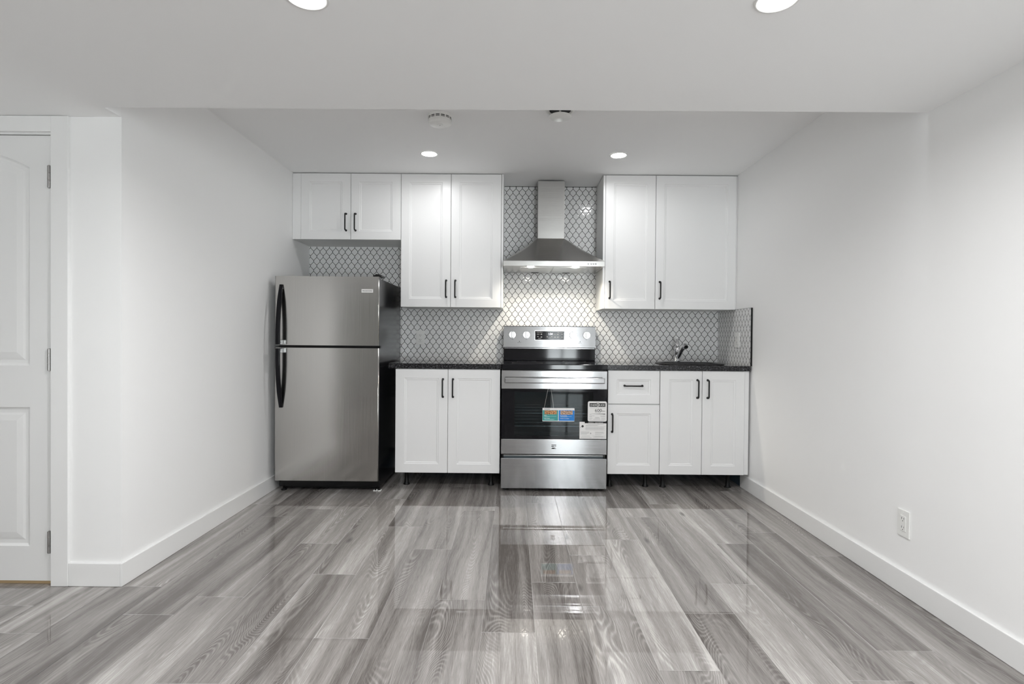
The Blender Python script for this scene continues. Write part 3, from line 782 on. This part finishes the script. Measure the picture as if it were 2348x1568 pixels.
for lx in (0.043, 0.542):
    cp.cyl((lx, tilt(1.073) - 0.0004, 1.075), (lx, tilt(1.073) + 0.002, 1.075), 0.0032, 0.0032, 'ink', 12)
    cp.text('Burner On', lx, tilt(1.066) - 0.0003, 1.0655, 0.0046, 'ink')
cpo = cp.build('control_panel', rg)
b = MB(); dx0, dx1, dz0, dz1 = 0.1715, 0.4115, 1.0890, 1.1615; yd = tilt(1.09) - 0.0045
b.box(dx0 - 0.004, dx1 + 0.004, yd + 0.001, yd + 0.0048, dz0 - 0.004, dz1 + 0.004, 'edge_steel', 0.0008)
b.box(dx0, dx1, yd - 0.0005, yd + 0.002, dz0, dz1, 'black_gloss')
def DX(u): return dx0 + (dx1 - dx0) * (u - 150) / 2010
def DZ(v): return dz1 - (dz1 - dz0) * (v - 200) / 610
yt = yd - 0.0009
b.text('Cooking Options', DX(460), yt, DZ(280), 0.0068, 'glyph', 'CENTER', 0.049)
b.text('Oven Settings', DX(1860), yt, DZ(300), 0.0066, 'glyph', 'CENTER', 0.042)
b.text('1:24', DX(1220), yt, DZ(395), 0.0155, 'digit', 'CENTER', 0.032)
for s, u, v, w in (('BAKE', 365, 415, 0.020), ('BROIL', 1520, 435, 0.018), ('START', 1145, 675, 0.024), ('CLEAN', 470, 708, 0.026)):
    b.text(s, DX(u), yt, DZ(v), 0.0052, 'glyph', 'CENTER', w)
for u, v in ((585, 415), (585, 610), (1520, 615), (1715, 430), (1720, 615)):
    b.box(DX(u) - 0.0065, DX(u) + 0.0065, yt - 0.0001, yt + 0.0003, DZ(v) - 0.0035, DZ(v) - 0.0015, 'glyph'); b.box(DX(u) - 0.0055, DX(u) + 0.0055, yt - 0.0001, yt + 0.0003, DZ(v) + 0.0005, DZ(v) + 0.0035, 'glyph')
for u, v, s in ((345, 590, -1), (985, 590, 1), (1300, 590, -1), (2000, 420, 1), (2000, 615, -1)):
    x, z = DX(u), DZ(v)
    b.prism([(x - 0.006, z - s * 0.0025), (x + 0.006, z - s * 0.0025), (x, z + s * 0.004)], yt - 0.0001, yt + 0.0003, 'glyph')
b.build('display', cpo)
for kx in KX:
    b = MB(); y0 = tilt(KZ) - 0.0002
    b.cyl((kx, y0, KZ), (kx, y0 - 0.004, KZ), 0.030, 0.030, 'black_plastic', 32)
    b.cyl((kx, y0 - 0.004, KZ), (kx, y0 - 0.020, KZ), 0.0295, 0.0275, 'knob', 40)
    b.box(kx - 0.0085, kx + 0.0085, y0 - 0.034, y0 - 0.0195, KZ - 0.0255, KZ + 0.0255, 'knob', 0.003)
    b.build('knob', cpo)
# oven door
od = MB()
od.box(RX0, RX1, RY, RY + 0.045, 0.7395, 0.8720, 'range_steel', 0.003)
od.box(RX0, RX1, RY, RY + 0.045, 0.2715, 0.3800, 'range_steel', 0.003)
wx0, wx1, wz0, wz1 = 0.0080, 0.5700, 0.4030, 0.7190
od.box(RX0, wx0, RY + 0.0012, RY + 0.040, 0.3803, 0.7392, 'black_gloss'); od.box(wx1, RX1, RY + 0.0012, RY + 0.040, 0.3803, 0.7392, 'black_gloss')
od.box(wx0, wx1, RY + 0.0012, RY + 0.040, 0.3803, wz0, 'black_gloss'); od.box(wx0, wx1, RY + 0.0012, RY + 0.040, wz1, 0.7392, 'black_gloss')
odo = od.build('oven_door', rg)
MB().box(wx0 + 0.0003, wx1 - 0.0003, RY + 0.0014, RY + 0.0055, wz0 + 0.0003, wz1 - 0.0003, 'oven_glass').build('window_glass', odo)
b = MB()
b.box(-0.066, 0.644, RY - 0.058, RY - 0.040, 0.7850, 0.8245, 'range_steel', 0.007, 3)
for x in (-0.045, 0.605): b.box(x, x + 0.020, RY - 0.041, RY - 0.0003, 0.793, 0.816, 'range_steel', 0.003)
b.build('handle', odo)
# mountain-and-bar emblem on the lower strip
b = MB(); lx0, lx1, lz0, lz1 = 0.2735, 0.3070, 0.3105, 0.3425; yl = RY - 0.0012
lw, lh = lx1 - lx0, lz1 - lz0
def LP(pts): return [(lx0 + lw * u, lz0 + lh * v) for u, v in pts]
b.prism(LP([(0.0, 0.88), (1.0, 0.88), (1.0, 1.0), (0.0, 1.0)]), yl, RY - 0.0003, 'ink')
b.prism(LP([(0.0, 0.50), (0.18, 0.56), (0.33, 0.47), (0.55, 0.62), (0.72, 0.64), (1.0, 0.56), (1.0, 0.72), (0.0, 0.72)]), yl, RY - 0.0003, 'ink')
b.prism(LP([(0.50, 0.36), (0.62, 0.46), (0.78, 0.47), (0.90, 0.40), (0.75, 0.36)]), yl, RY - 0.0003, 'ink')
b.prism(LP([(0.02, 0.02), (0.98, 0.02), (0.98, 0.13), (0.68, 0.19), (0.40, 0.33), (0.22, 0.31), (0.0, 0.10)]), yl, RY - 0.0003, 'ink')
tag(b.build('emblem', odo), 'small dark square emblem')
# energy label
def rounded_poly(x0, x1, z0, z1, r, n=5):
    pts = []
    for cx, cz, a0 in ((x1 - r, z1 - r, 0), (x0 + r, z1 - r, PI / 2), (x0 + r, z0 + r, PI), (x1 - r, z0 + r, 1.5 * PI)):
        for k in range(n + 1):
            t = a0 + PI / 2 * k / n; pts.append((cx + r * math.cos(t), cz + r * math.sin(t)))
    return pts
ex0, ex1, ez0, ez1 = 0.5315, 0.6675, 0.5105, 0.6555; ye = RY + 0.0006
def EX(u): return ex0 + (ex1 - ex0) * (u - 410) / 685
def EZ(v): return ez1 - (ez1 - ez0) * (v - 110) / 755
b = MB(); b.prism(rounded_poly(ex0, ex1, ez0, ez1, 0.012), ye, RY + 0.0011, 'paper')
y1 = ye - 0.0002; y2 = ye - 0.0005
b.text('Canada', EX(760), y2, EZ(150), 0.0050, 'ink')
b.box(EX(472), EX(1045), y1, ye, EZ(315), EZ(180), 'ink')
b.text('ENER', EX(612), y2, EZ(250), 0.0125, 'paper', 'CENTER', 0.042); b.text('UIDE', EX(925), y2, EZ(250), 0.0125, 'paper', 'CENTER', 0.036)
b.cyl((EX(775), y2, EZ(245)), (EX(775), ye, EZ(245)), 0.0105, 0.0105, 'paper', 28)
b.cyl((EX(775), y2 - 0.0002, EZ(245)), (EX(775), ye, EZ(245)), 0.0075, 0.0075, 'ink', 24)
b.text('G', EX(780), y2 - 0.0004, EZ(245), 0.0095, 'paper')
b.text('600', EX(790), y2, EZ(448), 0.0215, 'ink', 'CENTER', 0.049); b.text('kWh', EX(978), y2, EZ(478), 0.0080, 'ink', 'CENTER', 0.021)
b.box(EX(472), EX(1045), y1, ye, EZ(357), EZ(345), 'fine')
b.box(EX(675), EX(880), y1, ye, EZ(526), EZ(514), 'fine')
b.prism([(EX(470), EZ(575)), (EX(1040), EZ(592)), (EX(1040), EZ(570))], y1, ye, 'ink')
b.prism([(EX(830), EZ(535)), (EX(848), EZ(535)), (EX(839), EZ(556))], y1, ye, 'ink')
for v, segs in ((605, ((470, 545), (960, 1035))), (655, ((470, 650), (860, 1035))), (680, ((470, 560), (880, 1035))), (712, ((680, 820),)), (738, ((470, 580), (665, 850), (900, 1035))),
                (778, ((470, 550), (610, 860), (895, 1035))), (823, ((475, 1020),))):
    for a, c_ in segs: b.box(EX(a), EX(c_), y1, ye, EZ(v + 6), EZ(v - 4), 'fine')
tag(b.build('energy_label', odo), 'white rounded energy rating label reading 600 kWh')
# warning label
gx0, gx1, gz0, gz1 = 0.4735, 0.6660, 0.3855, 0.5075
def GX(u): return gx0 + (gx1 - gx0) * (u - 112) / 963
def GZ(v): return gz1 - (gz1 - gz0) * (v - 865) / 630
b = MB()
b.prism([(gx0, gz0), (gx1, gz0), (gx1, GZ(915)), (GX(298), GZ(915)), (GX(298), gz1), (gx0, gz1)], ye, RY + 0.0011, 'paper')
b.text('WARNING / AVERTISSEMENT', GX(690), y2, GZ(893), 0.0062, 'paper', 'CENTER', 0.108)
b.prism([(GX(172), GZ(1025)), (GX(225), GZ(1082)), (GX(272), GZ(1025)), (GX(222), GZ(978))], y1, ye, 'ink')
b.prism([(GX(145), GZ(1080)), (GX(185), GZ(1052)), (GX(178), GZ(1040)), (GX(142), GZ(1068))], y1, ye, 'ink')
b.prism([(GX(482), GZ(1292)), (GX(512), GZ(1320)), (GX(540), GZ(1292)), (GX(512), GZ(1255))], y1, ye, 'fine')
for v, a, c_ in ((945, 400, 990), (975, 330, 830), (1000, 330, 760), (1040, 330, 1045), (1080, 330, 990), (1105, 320, 1030), (1130, 320, 980), (1165, 330, 1030), (1235, 160, 470), (1262, 160, 460), (1290, 160, 440),
                 (1325, 160, 380), (1235, 670, 1000), (1262, 670, 960), (1295, 670, 1000), (1340, 670, 900), (1390, 200, 490), (1390, 590, 1030), (1415, 650, 960), (1448, 170, 540), (1448, 600, 1040)):
    b.box(GX(a), GX(c_), y1, ye, GZ(v + 5), GZ(v - 4), 'fine')
tag(b.build('warning_label', odo), 'white anti-tip warning label with a black diamond pictogram')
# drawer and feet
b = MB()
b.box(RX0 - 0.0005, RX1 + 0.0005, RY, RY + 0.040, 0.0250, 0.2425, 'range_steel', 0.003)
b.box(RX0 + 0.018, RX1 - 0.024, RY + 0.020, RY + 0.0400, 0.2428, 0.2600, 'enamel')
b.box(RX0 + 0.018, RX1 - 0.024, RY + 0.008, RY + 0.0400, 0.2602, 0.2645, 'edge_steel')
b.build('drawer', rg)
for x in (-0.055, 0.637):
    for y in (RY + 0.07, 4.42):
        MB().lathe((x, y, 0.0006), [(0.0, 0), (0.020, 0), (0.021, 0.004), (0.018, 0.010), (0.010, 0.012), (0.010, 0.0212), (0.0, 0.0212)], 'black_plastic', 20).build('foot', rg)

# feature tag hanging in front of the oven window
tg = thing('hang_tag', (0.322, RY - 0.003, 0.5095), 'green and blue card with food pictures hanging over the oven window', 'tag')
tx0, tx1, tz0, tz1 = 0.2070, 0.4360, 0.5095, 0.6055; yt0 = RY - 0.0030
def TX(u): return tx0 + (tx1 - tx0) * (u - 215) / 1900
def TZ(v): return tz1 - (tz1 - tz0) * (v - 235) / 820
b = MB(); b.prism(rounded_poly(tx0, tx1, tz0, tz1, 0.004), yt0, yt0 + 0.0008, 'paper')
ya_, yb_ = yt0 - 0.0003, yt0 - 0.0006
b.box(TX(225), TX(1145), ya_, yt0, TZ(1015), TZ(372), 'teal'); b.box(TX(1180), TX(2112), ya_, yt0, TZ(1015), TZ(372), 'blue')
b.box(TX(335), TX(1065), yb_, ya_, TZ(625), TZ(385), 'food_a'); b.box(TX(1280), TX(2005), yb_, ya_, TZ(640), TZ(395), 'food_b')
b.text('Kenmore', TX(490), yb_, TZ(300), 0.0085, 'ink', 'CENTER', 0.038)
b.text('Bake', TX(320), yb_, TZ(690), 0.0070, 'paper', 'LEFT'); b.text('Self Clean', TX(320), yb_, TZ(865), 0.0075, 'paper', 'LEFT', 0.040)
b.text('Air Convection', TX(1268), yb_, TZ(695), 0.0070, 'paper', 'LEFT', 0.048); b.text('Variable Convection', TX(1265), yb_, TZ(872), 0.0068, 'paper', 'LEFT', 0.064)
for v, a, c_ in ((740, 330, 1045), (770, 330, 640), (915, 330, 940), (948, 330, 880), (745, 1280, 1950), (780, 1280, 1700)):
    b.box(TX(a), TX(c_), yb_, ya_, TZ(v + 5), TZ(v - 5), 'pale')
b.build('card', tg)
b = MB()
b.tube([(0.2185, yt0 + 0.0002, tz1 - 0.002), (0.2320, yt0 - 0.0005, 0.672), (0.2500, RY - 0.0460, 0.7840)], 0.0006, 'white', 6)
b.tube([(0.2860, yt0 + 0.0002, tz1 - 0.002), (0.2780, yt0 - 0.0005, 0.672), (0.2560, RY - 0.0460, 0.7840)], 0.0006, 'white', 6)
b.build('string', tg)

# ------------------------------------------------------------------ range hood
hd = thing('range_hood', (0.293, 4.25, 1.640), 'stainless chimney range hood above the stove', 'range hood')
HX0, HX1, HY0, HY1 = -0.0867, 0.6730, 4.000, YT - 0.001
cx0, cx1, cyf = 0.1815, 0.3945, 4.288
b = MB()
b.box(HX0, HX1, HY0, HY0 + 0.016, 1.6420, 1.6815, 'hood_steel', 0.0015)
b.box(HX0, HX0 + 0.012, HY0 + 0.0155, HY1, 1.6420, 1.6815, 'hood_steel'); b.box(HX1 - 0.012, HX1, HY0 + 0.0155, HY1, 1.6420, 1.6815, 'hood_steel')
b.box(HX0 + 0.012, HX1 - 0.012, HY0 + 0.016, HY1, 1.6470, 1.6530, 'hood_steel')
loops = []; n = 16
for k in range(n + 1):
    s = k / n; z = 1.6818 + (1.9010 - 1.6818) * s
    xl = HX0 + (cx0 - HX0) * s; xr = HX1 + (cx1 - HX1) * s
    yf = HY0 + (cyf - HY0) * s; r = 0.004 + 0.05 * math.sin(PI * min(1, s * 1.05)) ** 1.3 * (1 - 0.55 * s)
    r = min(r, (xr - xl) / 2.05)
    pts = []
    for i in range(13):
        t = PI + PI / 2 * i / 12; pts.append((xl + r + r * math.cos(t), yf + r + r * math.sin(t), z))
    for i in range(13):
        t = 1.5 * PI + PI / 2 * i / 12; pts.append((xr - r + r * math.cos(t), yf + r + r * math.sin(t), z))
    pts += [(xr, HY1, z), (xl, HY1, z)]
    loops.append(pts)
b.rings(loops, 'hood_steel', True)
b.build('canopy', hd)
MB().box(cx0, cx1, cyf + 0.001, HY1, 1.9015, 2.3600, 'hood_steel', 0.002).build('chimney', hd)
for x0, x1 in ((0.045, 0.288), (0.298, 0.548)):
    MB().box(x0, x1, 4.10, 4.455, 1.6435, 1.6468, 'alu', 0.001).box((x0 + x1) / 2 - 0.03, (x0 + x1) / 2 + 0.03, 4.42, 4.428, 1.6395, 1.6435, 'black_plastic').build('grease_filter', hd)
for x in (0.5495, 0.5715, 0.5885, 0.6050):
    MB().cyl((x, HY0 - 0.004, 1.6612), (x, HY0 - 0.0002, 1.6612), 0.0050, 0.0056, 'black_plastic', 18).cyl((x, HY0 - 0.0052, 1.6612), (x, HY0 - 0.0038, 1.6612), 0.0034, 0.0036, 'edge_steel', 16).build('button', hd)
for x in (0.121, 0.462):
    l = MB().lathe((x, 4.062, 1.6395), [(0.0, 0.001), (0.024, 0.0005), (0.026, 0.003), (0.026, 0.0072)], 'led', 24).build('lamp', hd)
    la = bpy.data.lights.new('hood_light', 'SPOT'); la.energy = HOOD_W * 10; la.color = (1.0, 0.93, 0.80); la.shadow_soft_size = 0.018; la.spot_size = 2.5; la.spot_blend = 0.6
    lo = bpy.data.objects.new('hood_light', la); COL.objects.link(lo); lo.parent = l; lo.location = Vector((x, 4.062, 1.634)) - Vector(l['_w'])
    lo.rotation_euler = (0.12, 0, 0)

# ------------------------------------------------------------------ ceiling fittings
def downlight(x, y, z, label, watts, spread=165):
    t = thing('recessed_light', (x, y, z), label, 'ceiling light', 'recessed ceiling lights')
    tr = MB().lathe((x, y, z), [(0.0615, -0.0004), (0.0610, -0.003), (0.0560, -0.0045), (0.0515, -0.0030), (0.0510, -0.0004)], 'white', 40).build('trim_ring', t)
    MB().lathe((x, y, z), [(0.0, -0.0022), (0.0505, -0.0018), (0.0508, -0.0004)], 'lamp', 40).build('lens', t)
    la = bpy.data.lights.new('downlight', 'AREA'); la.shape = 'DISK'; la.size = 0.096; la.energy = watts; la.color = (0.985, 0.99, 1.0); la.spread = math.radians(spread)
    lo = bpy.data.objects.new('downlight', la); COL.objects.link(lo); lo.parent = t; lo.location = (0, 0, -0.0050)
    return t
downlight(-0.597, 3.705, ZC, 'recessed light in the kitchen ceiling above the tall two-door cabinet', POT_W * 0.14, 168)
downlight(0.711, 3.709, ZC, 'recessed light in the kitchen ceiling above the narrow one-door cabinet', POT_W * 0.14, 168)
downlight(-0.590, 1.505, ZS, 'recessed light at the top edge left, in the lowered ceiling', POT_W * 0.95)
downlight(0.727, 1.505, ZS, 'recessed light at the top edge right, in the lowered ceiling', POT_W * 0.52)
downlight(-0.590, -0.70, ZS, 'added unseen fill light in the lowered ceiling behind the camera, left', REAR_FILL_W * 0.35)  # downlights from here on are added fill, out of view
downlight(0.727, -0.70, ZS, 'added unseen fill light in the lowered ceiling behind the camera, right', REAR_FILL_W * 1.1)
downlight(-0.590, -2.30, ZS, 'added unseen fill light near the rear wall, left', REAR_FILL_W * 0.3)
downlight(0.727, -2.30, ZS, 'added unseen fill light near the rear wall, right', REAR_FILL_W * 1.3)

sd = thing('smoke_detector', (-0.4335, 3.062, ZC), 'round white smoke detector on the kitchen ceiling', 'smoke detector')
c3 = (-0.4335, 3.062, ZC)
MB().lathe(c3, [(0.0680, -0.0005), (0.0680, -0.010), (0.0650, -0.012), (0.0655, -0.034), (0.0640, -0.046), (0.0590, -0.053), (0.030, -0.0555), (0.0, -0.0560)], 'white', 48).build('body', sd)
b = MB()
for k in range(14):
    t0 = 2 * PI * k / 14
    for zz, h in ((-0.0195, 0.0022), (-0.0265, 0.0016)):
        v = []
        for i in range(6):
            t = t0 + 0.33 * i / 5; v += [(c3[0] + 0.0661 * math.cos(t), c3[1] + 0.0661 * math.sin(t), c3[2] + zz - h), (c3[0] + 0.0661 * math.cos(t), c3[1] + 0.0661 * math.sin(t), c3[2] + zz + h)]
        b.faces(v, [(2 * i, 2 * i + 2, 2 * i + 3, 2 * i + 1) for i in range(5)], 'gap')
tag(b.build('vent_slots', sd), 'dark slots around the rim')
b = MB(); b.lathe((c3[0], c3[1] - 0.006, c3[2] - 0.0552), [(0.0185, 0.0), (0.0185, -0.0012), (0.0165, -0.0022), (0.0, -0.0026)], 'white', 28)
b.cyl((c3[0] + 0.001, c3[1] - 0.004, c3[2] - 0.0595), (c3[0] + 0.001, c3[1] - 0.004, c3[2] - 0.0560), 0.0016, 0.0016, 'gap', 10)
b.build('test_button', sd)

av = thing('air_vent', (0.2450, 2.983, ZC), 'round white exhaust vent at the step in the kitchen ceiling', 'air vent')
c4 = (0.2450, 2.983, ZC)
MB().lathe(c4, [(0.080, -0.0005), (0.080, -0.003), (0.074, -0.007), (0.066, -0.006), (0.060, -0.0006)], 'white', 44).build('collar', av)
MB().lathe(c4, [(0.0595, -0.0012), (0.0, -0.0012)], 'gap', 32).build('opening', av)
MB().lathe(c4, [(0.0, -0.030), (0.050, -0.030), (0.060, -0.033), (0.0615, -0.036), (0.058, -0.040), (0.0, -0.043)], 'white', 44).cyl((c4[0], c4[1], c4[2] - 0.0305), (c4[0], c4[1], c4[2] - 0.0015), 0.006, 0.006, 'white', 12).build('disc', av)

# ------------------------------------------------------------------ outlets
def outlet(loc, rz, label):
    """plate local: faces -y, centred on loc"""
    t = thing('outlet', loc, label, 'outlet', 'wall outlets'); t.rotation_euler = (0, 0, rz); t['_w'] = [0, 0, 0]
    MB().box(-0.0355, 0.0355, -0.0060, -0.0004, -0.0585, 0.0585, 'white', 0.002).build('plate', t)
    b = MB().box(-0.0168, 0.0168, -0.0078, -0.0058, -0.0335, 0.0335, 'white', 0.0008)
    for s in (-1, 1):
        zc = s * 0.0190
        for dx, h in ((-0.0062, 0.0045), (0.0062, 0.0036)): b.box(dx - 0.0011, dx + 0.0011, -0.0081, -0.0077, zc - h + 0.003, zc + h + 0.003, 'gap')
        b.cyl((0, -0.0081, zc - 0.0075), (0, -0.0076, zc - 0.0075), 0.0022, 0.0022, 'gap', 12)
    b.box(-0.0172, 0.0172, -0.0063, -0.0059, -0.0345, -0.0338, 'gap')
    b.build('socket', t)
    for z in (-0.0480, 0.0480): MB().cyl((0, -0.0068, z), (0, -0.0058, z), 0.0025, 0.0028, 'white', 14).build('screw', t)
outlet((-0.7875, YT, 1.0990), 0, 'outlet on the mosaic backsplash left of the range')
outlet((XR - 0.0082, 4.0950, 1.1005), -PI / 2, 'outlet on the mosaic return at the right of the sink')
outlet((XR, 2.3430, 0.3090), -PI / 2, 'outlet low on the plain right wall above the baseboard')

for o in bpy.data.objects:
    if '_w' in o: del o['_w']
